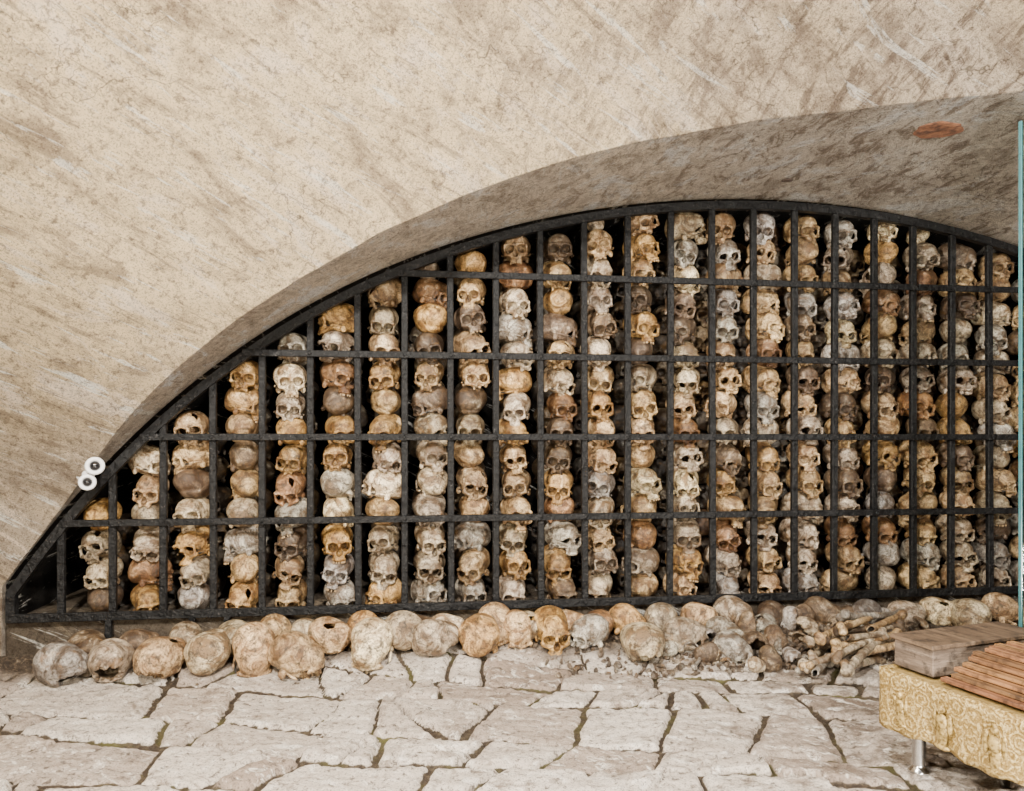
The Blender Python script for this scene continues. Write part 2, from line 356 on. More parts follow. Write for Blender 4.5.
crk = np.abs((rx-20)*.6+(ry-20)*tid[:,1]-.05*snoise(x, y, 10, 51)-(np.floor(((rx-20)*.6+(ry-20)*tid[:,1])/.17)+.5)*.17)
edge = np.where(tid[:,2] > .6, np.minimum(edge, crk*.9+.004), edge)
prof_ = sstep(.003, .015, edge-gap)
fu = (x-O[0])*D[0]+(y-O[1])*D[1]; ft = (x-O[0])*N[0]+(y-O[1])*N[1]
dirt = sstep(.22, .10, ft+.04*snoise(x, y, 18, 9)-.18*np.exp(-((fu-UH)/.5)**2))
tilt = .06*((dl-.13)*tid[:,0]+(db-.09)*tid[:,1])
hgt = (-.018+.018*prof_+.007*tid[:,2]*prof_+tilt*prof_+.0025*snoise(x, y, 36, 31)+.0016*snoise(x, y, 110, 33)+.0010*snoise(x, y, 260, 34))*(1-dirt)
hgt = hgt+bank(fu, ft)+dirt*(.006*snoise(x, y, 60, 37)+.004*snoise(x, y, 170, 38))
nx_, ny_ = X.shape; idx = np.arange(nx_*ny_).reshape(nx_, ny_)
Fq = np.stack([idx[:-1,:-1].ravel(), idx[1:,:-1].ravel(), idx[1:,1:].ravel(), idx[:-1,1:].ravel()], 1)
me = mesh('floor', np.stack([x, y, hgt], 1), Fq)
for nm, arr in (('joint', 1-sstep(.003, .011, edge-gap)), ('tint', .5+.5*tid[:,0]), ('dirt', dirt)):
    at = me.attributes.new(nm, 'FLOAT', 'POINT'); at.data.foreach_set('value', arr.astype(np.float32))
o = link('floor', me, M['floor']); o['kind'] = 'structure'

# ------------------------------------------------------------------ iron grille
gr = bpy.data.objects.new('iron_grille', None); C.objects.link(gr); gr.location = W(0, 0, 0)
tag(gr, 'black wrought iron grille filling the arched niche in front of the skulls', 'grille')
gi_ = Matrix.Translation(gr.location).inverted()
def gpart(b, name, smooth=False):
    o = b.build(name, M['iron'], gr, smooth); o.matrix_parent_inverse = gi_; return o
D3 = (*D, 0); N3 = (*N, 0); Z3 = (0,0,1)
ZB = H-.645
b = MB(); V = []; path = [(U0-CL, ZB-.015)]+[(U0-c, z) for c, z in zip(cs_, zs_)][::2]; path = path+[(2*U0-u, z) for u, z in path[-2::-1]]
P = np.array(path); tg = np.gradient(P, axis=0); tg /= np.linalg.norm(tg, axis=1)[:,None]
for (u, z), (du, dz) in zip(P, tg):
    nu, nz = dz, -du
    for a, tt in ((-.001,-.012),(.030,-.012),(.030,.016),(-.001,.016)): V.append(W(u+nu*a, tt, z+nz*a))
Fs = []
for r in range(len(P)-1):
    for i in range(4): j = (i+1) % 4; Fs.append((r*4+i, r*4+4+i, r*4+4+j, r*4+j))
Fs += [(0,1,2,3), tuple(len(V)-4+i for i in (3,2,1,0))]
b.add(V, Fs); gpart(b, 'arch_frame')
u213 = up(213, 400)[0]; SPC = .1747
ups = [u213+k*SPC for k in range(-4, 40) if U0-CL+.03 < u213+k*SPC < U0+CL-.03]
for Zr in (.62, .311, 0., -.31, -.645):
    z = H+Zr; ch = chalf(z) if Zr > -.6 else CL
    b = MB(); hh = .0125 if Zr > -.6 else .0155
    b.box(W(U0, .014, z), D3, N3, Z3, ch-.005, .007, hh, .002)
    for u in ups:
        if abs(u-U0) < ch-.03: b.lathe(W(u, .02, z), N3, [(.008,0),(.0075,.003),(.004,.005)], 8)
    gpart(b, 'cross_rail' if Zr > -.6 else 'bottom_rail')
for u in ups:
    zt = float(zarch(u))-.01; b = MB(); lean = random.uniform(-.004,.004)
    b.box(W(u, -.004, (zt+ZB)/2), (D[0], D[1], lean), N3, (lean, 0, 1), .0125, .011, (zt-ZB)/2, .003)
    gpart(b, 'upright_bar')
for px in (110, 193, 228, 560, 860, 1100):
    u = up(px, 640)[0]; b = MB(); b.box(W(u, .012, ZB/2), D3, N3, Z3, .011, .008, ZB/2, .002); b.box(W(u, .02, .012), D3, N3, Z3, .02, .018, .006, .002); gpart(b, 'foot')

# ------------------------------------------------------------------ skull shapes by distance field
def ell(x, y, z, c, r):
    a = (x-c[0])/r[0]; b_ = (y-c[1])/r[1]; e = (z-c[2])/r[2]; k0 = np.sqrt(a*a+b_*b_+e*e)+1e-6
    k1 = np.sqrt((a/r[0])**2+(b_/r[1])**2+(e/r[2])**2)+1e-6; return k0*(k0-1)/k1
def cap(x, y, z, p, q, r):
    p = np.array(p, float); q = np.array(q, float); d = q-p; t = np.clip(((x-p[0])*d[0]+(y-p[1])*d[1]+(z-p[2])*d[2])/np.dot(d, d), 0, 1)
    return np.sqrt((x-p[0]-t*d[0])**2+(y-p[1]-t*d[1])**2+(z-p[2]-t*d[2])**2)-r
def smin(a, b_, k): h = np.clip(.5+.5*(b_-a)/k, 0, 1); return b_*(1-h)+a*h-k*h*(1-h)
def ssub(a, b_, k): return -smin(-a, b_, k)
def nets(f, org, h):
    ins = f < 0; nx, ny, nz = f.shape
    cs = [(i, j, k) for i in (0,1) for j in (0,1) for k in (0,1)]
    sl = lambda c: tuple(slice(c[a], (nx, ny, nz)[a]-1+c[a]) for a in range(3))
    vals = {c: f[sl(c)] for c in cs}; acc = np.zeros((nx-1, ny-1, nz-1, 3)); cnt = np.zeros((nx-1, ny-1, nz-1))
    for c in cs:
        for a in range(3):
            if c[a] == 0:
                d = list(c); d[a] = 1; d = tuple(d); va = vals[c]; vb = vals[d]; cr = (va < 0) != (vb < 0)
                t = np.where(cr, va/np.where(cr, va-vb, 1), 0)
                for q in range(3): acc[..., q] += np.where(cr, c[q]+(t if q == a else 0), 0)
                cnt += cr
    act = cnt > 0; idm = np.full(act.shape, -1, int); idm[act] = np.arange(act.sum())
    I = np.argwhere(act); Vv = (I+acc[act]/cnt[act][:,None])*h+np.array(org)
    Fo = []
    for a in range(3):
        b_, c_ = (a+1) % 3, (a+2) % 3
        s0 = [slice(None)]*3; s1 = [slice(None)]*3; s0[a] = slice(0, -1); s1[a] = slice(1, None)
        v0 = ins[tuple(s0)]; v1 = ins[tuple(s1)]; E = np.argwhere(v0 != v1)
        E = E[(E[:,b_] > 0) & (E[:,c_] > 0) & (E[:,b_] < f.shape[b_]-1) & (E[:,c_] < f.shape[c_]-1)]
        fl = v0[tuple(E.T)]
        def cell(db, dc): e = E.copy(); e[:,b_] += db; e[:,c_] += dc; return idm[tuple(e.T)]
        Q = np.stack([cell(-1,-1), cell(0,-1), cell(0,0), cell(-1,0)], 1); Q = np.where(fl[:,None], Q, Q[:,::-1]); Fo.append(Q)
    return Vv, np.concatenate(Fo)
def skull_field(x, y, z, v):
    ax = np.sqrt(x*x+.02); w = v.get('w', 1.); L = v.get('l', 1.)
    d = ell(x, y, z, (0,1.4,2.0), (6.6*w,7.9*L,6.3)); d = smin(d, ell(x, y, z, (0,3.2,2.8), (7.0*w,6.0*L,5.6)), 1.)
    d = smin(d, ell(x, y, z, (0,6.2*L,.2), (5.0,3.6,4.2)), 1.); d = smin(d, ell(x, y, z, (0,-4.,2.4), (5.2*w,4.,4.6)), 1.2)
    d = smin(d, ell(x, y, z, (0,.5,-2.6), (4.6,5.4,2.)), .8)
    brain = ell(x, y, z, (0,1.4,2.3), (6.0*w,7.2*L,5.5)); brain = smin(brain, ell(x, y, z, (0,-3.4,2.4), (4.4,3.8,3.7)), 1.)
    pit = np.full(x.shape, 9.)
    if v.get('face', True):
        d = ssub(d, ell(ax, y, z, (7.1,-4.6,-.2), (2.0,2.7,3.4)), 1.)
        d = smin(d, ell(x, y, z, (0,-5.4,-2.2), (3.9,2.6,3.)), .6)
        d = smin(d, cap(ax, y, z, (.8,-7.75,.95), (4.5,-6.6,.95), .85), .5)
        d = smin(d, cap(ax, y, z, (4.95,-6.2,.6), (4.85,-6.0,-2.4), .62), .4)
        d = smin(d, cap(ax, y, z, (4.75,-6.0,-2.9), (2.5,-7.2,-3.5), .9), .5)
        d = smin(d, ell(x, y, z, (0,-6.2,-4.7), (2.7,2.5,2.3)), .6); d = smin(d, ell(x, y, z, (0,-6.3,-6.2), (2.9,2.6,1.2)), .4)
        d = smin(d, cap(x, y, z, (0,-7.5,.2), (0,-8.5,-1.6), .6), .4)
        orb = ell(ax, y, z, (2.8,-7.9,-1.05), (2.1,4.8,1.9)); d = ssub(d, orb, .2)
        nas = np.minimum(ell(x, y, z, (0,-8.7,-3.4), (1.4,3.4,1.5)), ell(x, y, z, (0,-8.7,-2.4), (.85,3.0,1.3))); d = ssub(d, nas, .15)
        d = ssub(d, ell(ax, y, z, (2.5,-8.9,-4.7), (.9,.9,1.)), .6)
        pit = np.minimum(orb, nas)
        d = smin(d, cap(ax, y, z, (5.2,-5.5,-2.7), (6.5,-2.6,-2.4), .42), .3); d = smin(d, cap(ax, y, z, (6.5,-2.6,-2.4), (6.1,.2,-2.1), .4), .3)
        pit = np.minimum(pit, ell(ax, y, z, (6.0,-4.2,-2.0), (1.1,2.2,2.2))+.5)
        d = smin(d, ell(ax, y, z, (5.1,2.,-3.5), (1.1,1.3,1.6)), .5)
        d = ssub(d, ell(x, y, z, (0,-5.2,-7.7), (1.8,2.7,1.5)), .2)
        d = ssub(d, ell(x, y, z, (0,2.4,-5.), (1.5,1.8,1.6)), .3); d = ssub(d, ell(ax, y, z, (6.3,.9,-1.6), (.9,.45,.45)), .2)
    for cpos, rad in v.get('cuts', []):
        nz_ = .35*np.sin(x*2.1+y*1.3+v['seed'])+.3*np.sin(z*2.7-y*2.2)
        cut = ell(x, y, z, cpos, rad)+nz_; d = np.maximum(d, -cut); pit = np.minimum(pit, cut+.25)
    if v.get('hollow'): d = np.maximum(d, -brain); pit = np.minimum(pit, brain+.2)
    if 'plane' in v:
        (a, b_, c_, e) = v['plane']; d = np.maximum(d, -(a*x+b_*y+c_*z+e+.35*np.sin(x*1.3+2)+.3*np.sin(y*1.9)+.15*np.sin(x*4.1+y*3)))
    d = d+.07*np.sin(x*1.7+v['seed'])*np.sin(y*1.5)*np.sin(z*1.9+1)+.035*np.sin(x*4.3)*np.sin(y*5.1+v['seed'])*np.sin(z*4.7)
    return d, pit
def grid(lo, hi, h): g = [np.arange(lo[a], hi[a], h) for a in range(3)]; return np.meshgrid(*g, indexing='ij')
def skull_mesh(name, v, h):
    lo, hi = (-8.6,-11.,-9.), (8.6,11.4,10.)
    x, y, z = grid(lo, hi, h); d, pit = skull_field(x, y, z, v); Vv, Q = nets(d, lo, h)
    a, b_, c_ = Vv[:,0], Vv[:,1], Vv[:,2]
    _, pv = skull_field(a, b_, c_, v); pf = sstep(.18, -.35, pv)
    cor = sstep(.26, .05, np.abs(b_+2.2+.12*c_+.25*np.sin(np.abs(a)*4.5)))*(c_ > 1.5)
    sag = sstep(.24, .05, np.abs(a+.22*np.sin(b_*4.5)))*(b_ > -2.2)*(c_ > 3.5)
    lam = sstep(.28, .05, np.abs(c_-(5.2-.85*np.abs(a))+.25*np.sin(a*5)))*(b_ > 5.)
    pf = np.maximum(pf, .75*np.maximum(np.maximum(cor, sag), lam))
    Vv = (Vv-np.array([0,.8,2.0]))*.01
    return Vv, Q, pf
def as_mesh(name, data, mat):
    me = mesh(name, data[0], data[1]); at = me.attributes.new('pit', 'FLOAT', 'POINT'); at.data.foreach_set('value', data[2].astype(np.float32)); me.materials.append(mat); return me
VAR = {
 'a': dict(seed=1), 'b': dict(seed=2, w=.95, l=1.03, cuts=[((0,-8.6,-6.9),(4,3.4,1.6))]), 'c': dict(seed=3, w=1.03, l=.97),
 'd': dict(seed=4, cuts=[((1.,-8.,-6.4),(5,4.6,3.2))]), 'e': dict(seed=5, w=.98, hollow=True, cuts=[((3.6,-5.5,6.6),(2.4,3.,2.6)), ((0,-9,-7.),(4,4,2.))]),
 'f': dict(seed=6, w=1.02, face=False), 'g': dict(seed=8, hollow=True, face=False, plane=(0,.15,1.,.6)), 'h': dict(seed=9, hollow=True, face=False, plane=(.4,-.5,.8,-1.5)),
 'i': dict(seed=10, w=1.0, hollow=True, face=False, cuts=[((.5,-5.5,-3.2),(5.2,5.5,3.4))]),
 'j': dict(seed=12, w=.98, hollow=True, cuts=[((-3.5,-7,-2.6),(3.2,4.2,3.0)), ((5.5,2.5,1.5),(2.4,2.4,2.2))]),
 'k': dict(seed=13, w=1.02, hollow=True, face=False, cuts=[((0,7.,-3.8),(5.,4.5,3.6)), ((-4,-2,7),(1.6,2.2,2.))])}
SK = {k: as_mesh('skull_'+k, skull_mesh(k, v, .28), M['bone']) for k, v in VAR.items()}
LOW = {k: skull_mesh(k, VAR[k], .62) for k in 'abcdf'}
def teeth_mesh(seed):
    r = random.Random(seed); b = MB()
    for i in range(14):
        if r.random() < .45: continue
        a = math.radians(-78+156*i/13); c = np.array([2.55*math.sin(a), -6.3-2.35*math.cos(a), -7.35])
        rad = np.array([math.sin(a), -math.cos(a), 0]); tan = np.array([math.cos(a), math.sin(a), 0])
        b.box((c-np.array([0,.8,2.0]))*.01, tan, rad, Z3, .0024, .0026, .0042, .001)
    me = bpy.data.meshes.new('teeth'); me.from_pydata(b.v, [], b.f); me.materials.append(M['teeth']); me.update(); return me
TE = [teeth_mesh(s) for s in range(4)]
TONE = {'tan': (.58,.395,.20), 'ochre': (.58,.35,.125), 'rusty brown': (.32,.165,.07), 'pale beige': (.78,.64,.42), 'grey': (.40,.365,.315), 'dark brown': (.17,.115,.07), 'greyish tan': (.50,.405,.285)}
def skull(var, loc, rot, s, tone, name='skull', teeth=True):
    o = bpy.data.objects.new(name, SK[var]); C.objects.link(o); o.location = loc; o.rotation_euler = rot; o.scale = (s*random.uniform(.93,1.01), s, s)
    k = random.uniform(.65, 1.3); c = TONE[tone]; o.color = (c[0]*k, c[1]*k, c[2]*k*random.uniform(.9,1.1), 1)
    if teeth and var in 'ac':
        t = bpy.data.objects.new('upper_teeth', random.choice(TE)); C.objects.link(t); t.parent = o
    return o
ORD = ['','first','second','third','fourth','fifth','sixth','seventh','eighth','ninth','tenth','eleventh','twelfth','thirteenth','fourteenth','fifteenth','sixteenth','seventeenth','eighteenth','nineteenth','twentieth','twenty-first','twenty-second','twenty-third','twenty-fourth','twenty-fifth','twenty-sixth','twenty-seventh','twenty-eighth','twenty-ninth','thirtieth','thirty-first','thirty-second','thirty-third','thirty-fourth','thirty-fifth']
cols = [94,142,190,240,290,338,385,431,473,516,562,603,646,689,730,769,809,849,890,929,967,1004]
mass = []
def face_yaw(p_face):
    r = random.random()
    if r < p_face: return random.gauss(0, .28), 'facing out'
    if r < p_face+(1-p_face)*.3: return random.uniform(1.0, 1.7), 'turned right'
    if r < p_face+(1-p_face)*.6: return -random.uniform(1.0, 1.7), 'turned left'
    return math.pi+random.uniform(-.4,.4), 'turned backwards'
def tones_for(px, k):
    low = ['grey','greyish tan'] if k < 4 else []
    if px < 420: return low+['tan']*4+['ochre']*3+['pale beige','greyish tan','greyish tan','rusty brown','dark brown','dark brown','grey']
    if px < 700: return low+['tan']*4+['greyish tan']*3+['ochre','ochre','grey','pale beige','rusty brown','dark brown','dark brown']
    return low+['greyish tan']*4+['grey']*3+['tan']*4+['ochre','rusty brown','dark brown','dark brown','pale beige']
total = 0
for ci, px in enumerate(cols):
    T0 = -.115; u = up(px, 437, T0+.07)[0]; lim = min(float(zarch(u-.03)), float(zarch(u+.03)))+.022
    z = ZF; k = 0; pf = .4 if ci < 4 else .84
    while True:
        s = random.uniform(.84, .93); rem = lim-z; small = False
        if rem < .121*s:
            if rem > .121*.52: s = rem/.121; small = s < .72
            else: break
        k += 1; yaw, fac = face_yaw(pf); var = random.choices('abcdefj', [2,3,2,4,2,1,2] if ci > 3 else [1,2,1,2,1,3,1])[0]
        if small: var = 'f'
        tone = random.choice(tones_for(px, k)); lead = f'{tone} skull {fac}'
        if var == 'f': lead = f'faceless {tone} skull'
        du = random.uniform(-.013, .013) if 'turned' not in fac else random.uniform(-.004, .004)
        sk = skull(var, W(u+du, T0+random.uniform(-.012,.010), z+.0655*s), (random.gauss(.04,.13), random.gauss(0,.15), A+yaw), s, tone)
        tag(sk, f'{lead}, {ORD[k]} from the bottom, {ORD[ci+1]} stack from the left', 'skull', 'skulls stacked in columns behind the grille')
        total += 1; z += .1205*s
print('stacked', total)
def add_mass(u, t, z, s, yaw, tone): mass.append((random.choice('abcdf'), Matrix.Translation(W(u, t, z)) @ Euler((random.gauss(0,.08), random.gauss(0,.08), A+yaw)).to_matrix().to_4x4() @ Matrix.Scale(s, 4), tone))
us = [up(p, 437, -.045)[0] for p in cols]; us2 = [us[-1]+.175*k for k in range(1, 13)]
for u, tl in [(u, [-.31 if u > 2.2 else -.34]) for u in us]+[(u, [-.115,-.31]) for u in us2]:
    if abs(u-U0) > CL-.09: continue
    for t in tl:
        lim = min(float(zarch(u-.045)), float(zarch(u+.045)))+.012; z = ZF
        while True:
            s = random.uniform(.86,.95)
            if z+.128*s > lim: break
            tc = TONE[random.choice(tones_for(800, 5))]; kk = (.14 if u < 2.2 else .38) if t < -.2 else 1  # back layer's tone darkened to paint the shade behind the front stacks
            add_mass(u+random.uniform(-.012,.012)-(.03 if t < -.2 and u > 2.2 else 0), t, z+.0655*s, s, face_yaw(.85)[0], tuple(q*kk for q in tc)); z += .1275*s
Vs = []; Fs_ = []; pits = []; tn = []; n0 = 0
for var, mt, tone in mass:
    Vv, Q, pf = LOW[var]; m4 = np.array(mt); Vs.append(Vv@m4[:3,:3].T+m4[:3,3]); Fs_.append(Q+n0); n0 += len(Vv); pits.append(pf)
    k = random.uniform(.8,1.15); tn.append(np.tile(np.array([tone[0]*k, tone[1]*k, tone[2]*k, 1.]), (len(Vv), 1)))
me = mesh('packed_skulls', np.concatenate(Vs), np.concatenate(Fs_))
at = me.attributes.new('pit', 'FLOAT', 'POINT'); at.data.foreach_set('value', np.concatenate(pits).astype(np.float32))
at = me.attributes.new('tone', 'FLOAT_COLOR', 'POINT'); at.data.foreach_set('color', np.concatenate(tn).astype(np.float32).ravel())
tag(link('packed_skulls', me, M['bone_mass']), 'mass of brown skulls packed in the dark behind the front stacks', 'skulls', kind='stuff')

# ------------------------------------------------------------------ skulls along the floor
def solve(px, py, s, k=.062):
    bst = None
    for t in np.linspace(.09, .62, 160):
        u, _, Y = up(px, py, t); z = float(bank(u, t))+k*s; e = abs(CY+F*(H-z)/Y-py)
        if bst is None or e < bst[0]: bst = (e, u, t, z)
    return bst[1:]
R = math.radians
floor_sk = [
 (62,664,56,'i',(0,5,60),'grey','broad domed'),(110,660,54,'i',(-12,0,10),'greyish tan','broken open'),(162,657,52,'k',(0,8,150),'tan','ragged edged'),
 (210,650,44,'f',(-10,0,170),'pale beige','pale narrow'),(254,649,46,'d',(55,0,15),'tan','crown-forward'),(297,654,54,'j',(20,-6,75),'tan','wide domed'),
 (371,643,48,'c',(50,0,-20),'pale beige','pale crown-forward'),(436,637,48,'i',(0,6,100),'greyish tan','domed'),(480,633,46,'c',(-10,0,165),'ochre','rounded'),
 (517,629,34,'b',(35,0,10),'tan','small'),(551,625,38,'a',(5,0,5),'ochre','upright face-out'),(590,630,40,'d',(0,0,-60),'grey','side-turned'),
 (641,641,48,'k',(0,0,190),'greyish tan','gaping'),(684,634,44,'d',(0,10,70),'greyish tan','cracked'),(733,648,38,'e',(30,0,60),'grey','toppled'),
 (330,635,46,'k',(0,0,60),'tan','domed'),(402,629,42,'c',(0,0,190),'greyish tan','rounded'),
 (365,622,38,'d',(40,0,30),'ochre','half hidden'),(276,631,40,'b',(50,0,160),'tan','half hidden'),(140,636,42,'d',(0,0,90),'dark brown','half hidden'),(88,636,40,'f',(0,0,40),'dark brown','half hidden'),
 (186,635,38,'b',(30,0,20),'greyish tan','half hidden'),(234,633,38,'f',(0,0,10),'greyish tan','half hidden'),(447,618,38,'f',(0,0,80),'pale beige','half hidden'),(495,616,36,'d',(40,0,0),'tan','half hidden'),
 (308,626,36,'d',(30,0,60),'greyish tan','half hidden'),(420,617,32,'c',(0,0,90),'dark brown','half hidden'),
 (530,613,34,'k',(0,0,60),'greyish tan','half hidden'),(570,614,34,'b',(0,0,70),'tan','half hidden'),(600,612,32,'k',(0,0,150),'rusty brown','half hidden'),(628,618,38,'b',(30,0,60),'ochre','half hidden'),(662,615,38,'c',(0,0,150),'greyish tan','half hidden'),
 (699,613,36,'d',(0,0,60),'tan','half hidden'),(733,612,36,'d',(0,0,20),'greyish tan','half hidden'),(770,615,34,'b',(0,0,-40),'dark brown','half hidden'),
 (906,614,36,'f',(0,0,80),'greyish tan','domed'),(938,611,36,'k',(0,0,60),'pale beige','pale domed'),(968,615,38,'c',(0,0,170),'greyish tan','rounded'),(1002,606,38,'d',(20,0,80),'tan','toppled'),(865,610,34,'d',(0,0,-60),'grey','tilted'),(822,610,34,'b',(20,0,50),'dark brown','leaning')]
front = sorted([q[0] for q in floor_sk if q[6] != 'half hidden' and q[0] < 800])
used = {}
for (px, py, wpx, var, (pi_, ro, ya), tone, word) in floor_sk:
    hid = word == 'half hidden'; s0 = .95; u, t, z = solve(px, py, s0); Yd = up(px, py, t)[2]
    wid = wpx*Yd/F; side = abs(math.sin(R(ya))); nat = .14*(1-side)+.175*side; s = min(1.06, max(.8, wid/nat)); u, t, z = solve(px, py, s)
    o = skull(var, W(u, t, z), (R(pi_), R(ro), A+R(ya)), s, tone)
    if hid:
        nb = min(front, key=lambda q: abs(q-px)); i = front.index(nb)+1; sd = 'left' if px < nb else 'right'
        lab = f'{tone} skull tucked behind and just {sd} of the {ORD[i]} front floor skull from left'
        if lab in used: lab = f'{tone} skull tucked deepest behind the {ORD[i]} front floor skull'
        used[lab] = 1
    elif px > 800:
        i = sorted([q[0] for q in floor_sk if q[0] > 800]).index(px)+1; lab = f'{word} {tone} skull under the bottom rail, {ORD[i]} along from the bone heap'
    else:
        i = front.index(px)+1; lab = f'{word} {tone} skull on the paving, {ORD[i]} from the left in the front row'
    tag(o, lab, 'skull', 'skulls lying along the floor below the grille'); total += 1
print('all skulls', total)
frag = [(708,655,.62),(722,632,.7),(748,630,.7),(757,650,.7),(775,642,.62),(790,622,.75),(800,645,.5),(806,630,.6),(792,660,.5),(832,616,.6),(858,616,.58),(880,616,.6),(690,656,.5),(745,664,.5),(770,662,.55),(735,640,.62),(706,642,.6),(846,610,.6),(805,612,.65),(780,612,.62),(668,652,.45),(762,628,.65),(720,658,.45),(782,652,.5),(916,628,.55),(756,668,.4)]
frag.sort()
for i, (px, py, s) in enumerate(frag):
    u, t, z = solve(px, py, s, .035); var = random.choice('ghgh'+'j'); tone = random.choice(['grey','dark brown','dark brown','dark brown','grey','greyish tan'])
    o = skull(var, W(u, t, z+.010), (random.uniform(-1.5,1.5), random.uniform(-1.2,1.2), random.uniform(0,6.28)), s, tone, 'skull_fragment')
    tag(o, f'{tone} broken skull fragment, {ORD[i+1]} from the left in the bone heap below the grille', 'bone fragment', 'broken skull fragments in the bone heap')
def bone_data(seed):
    lo, hi = (-3.4,-21.5,-3.2), (3.4,21.5,3.2); h = .36; x, y, z = grid(lo, hi, h)
    bow = .5*np.cos(y*.075)
    d = cap(x, y, z-bow, (0,-17,0), (0,17,0), 1.2); d = smin(d, ell(x, y, z, (-1.2,-18.2,0), (1.45,2.1,1.6)), 1.0); d = smin(d, ell(x, y, z, (1.2,-18.2,0), (1.45,2.1,1.6)), 1.0)
    if seed % 2: d = smin(d, ell(x, y, z, (1.3,18.,.2), (1.8,1.8,1.8)), 1.0); d = smin(d, ell(x, y, z, (-1.0,16.5,0), (1.,1.8,1.2)), .8)
    else: d = smin(d, ell(x, y, z, (0,18.,0), (2.2,1.6,1.7)), 1.2)
    d = d+.06*np.sin(x*2+seed)*np.sin(y*.9)
    if seed == 2: d = np.maximum(d, y-6-1.2*np.sin(x*2.)); d = np.maximum(d, -np.maximum(np.sqrt(x*x+(z-bow)**2)-.7, -(y-1)))
    V_, Q_ = nets(d, lo, h); pv = np.zeros(len(V_))
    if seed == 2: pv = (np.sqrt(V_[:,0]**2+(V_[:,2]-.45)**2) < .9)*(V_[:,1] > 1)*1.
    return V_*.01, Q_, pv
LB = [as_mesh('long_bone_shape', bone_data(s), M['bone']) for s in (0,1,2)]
lb = []
for r_, n in enumerate((5,5,4,3,2)):
    for j in range(n):
        th = random.uniform(8, 40); s = random.uniform(.78, 1.0); tt = .62-.045*r_-.055*j+random.uniform(-.01,.01); ul = up(816+random.uniform(-16,24)+r_*6, 650, tt)[0]; pt = random.uniform(4,13)
        cu = ul+.17*s*math.cos(R(th)); ct = tt-.17*s*math.sin(R(th)); flip = random.random() < .4
        lb.append((cu, max(ct, .06), float(bank(cu, max(ct,.06)))*.6+.022+.030*r_+.17*s*math.sin(R(pt))*.8, 90+th+(180 if flip else 0), pt if flip else -pt, s, 1.2))
for (a, b_) in ((800,640),(818,652),(782,656),(806,664),(760,642),(728,660),(712,646),(842,624),(770,624),(700,660)):
    u, t, z = solve(a, b_, 1., .02); lb.append((u, t, z+.006, random.uniform(10,170), random.uniform(-14,14), random.uniform(.42,.6), 1.15))
lb.sort(key=lambda q: q[0])
for i, (u, t, zz, yaw, pt, s, fat) in enumerate(lb):
    tone = random.choice(['dark brown','greyish tan','tan','greyish tan','grey'])
    o = bpy.data.objects.new('long_bone', LB[i % 3]); C.objects.link(o); o.location = W(u, t, zz); o.rotation_euler = (R(pt), random.uniform(0,3), A+R(yaw)); o.scale = (s*fat, s, s*fat)
    kk = random.uniform(.75,1.1); c = TONE[tone]; o.color = (c[0]*kk, c[1]*kk, c[2]*kk, 1)
    tag(o, f'{tone} long bone, {ORD[i+1]} from the left in the heap beside the gold cloth table', 'bone', 'long bones in the heap')
V = []; Fc = []; n0 = 0; tn = []
ico = [(0,0,1),(.89,0,.45),(.28,.85,.45),(-.72,.53,.45),(-.72,-.53,.45),(.28,-.85,.45),(.72,.53,-.45),(-.28,.85,-.45),(-.89,0,-.45),(-.28,-.85,-.45),(.72,-.53,-.45),(0,0,-1)]
icf = [(0,1,2),(0,2,3),(0,3,4),(0,4,5),(0,5,1),(1,6,2),(2,7,3),(3,8,4),(4,9,5),(5,10,1),(2,6,7),(3,7,8),(4,8,9),(5,9,10),(1,10,6),(6,11,7),(7,11,8),(8,11,9),(9,11,10),(10,11,6)]
for i in range(3000):
    u = random.uniform(.3, 3.6); hp = random.random() < .75
    if hp: u = random.gauss(2.4, .34)
    t = abs(random.gauss(.05, .06))+.03
    if hp: t = random.uniform(.03, .40)
    sz = random.uniform(.003, .008) if not hp else random.uniform(.004, .020)
    p = W(u, t, float(bank(u, t))+sz*.2); e = Euler((random.random()*6, random.random()*6, random.random()*6)).to_matrix(); sc = Vector((sz, sz*random.uniform(.3,1), sz*random.uniform(.2,.7)))
    for q in ico: w_ = e @ Vector((q[0]*sc.x, q[1]*sc.y, q[2]*sc.z)); V.append((p[0]+w_.x, p[1]+w_.y, p[2]+w_.z))
    k = random.uniform(.2,.65); c = random.choice([(.38,.29,.20),(.25,.18,.12),(.48,.40,.31)]); tn += [(c[0]*k, c[1]*k, c[2]*k, 1)]*12
    Fc += [tuple(a+n0 for a in f) for f in icf]; n0 += 12
me = mesh('bone_crumbs', V, Fc, False); at = me.attributes.new('tone', 'FLOAT_COLOR', 'POINT'); at.data.foreach_set('color', np.array(tn, dtype=np.float32).ravel())
tag(link('bone_crumbs', me, M['bone_mass']), 'scattered bone crumbs and grit on the dirt below the grille', 'bone crumbs', kind='stuff')

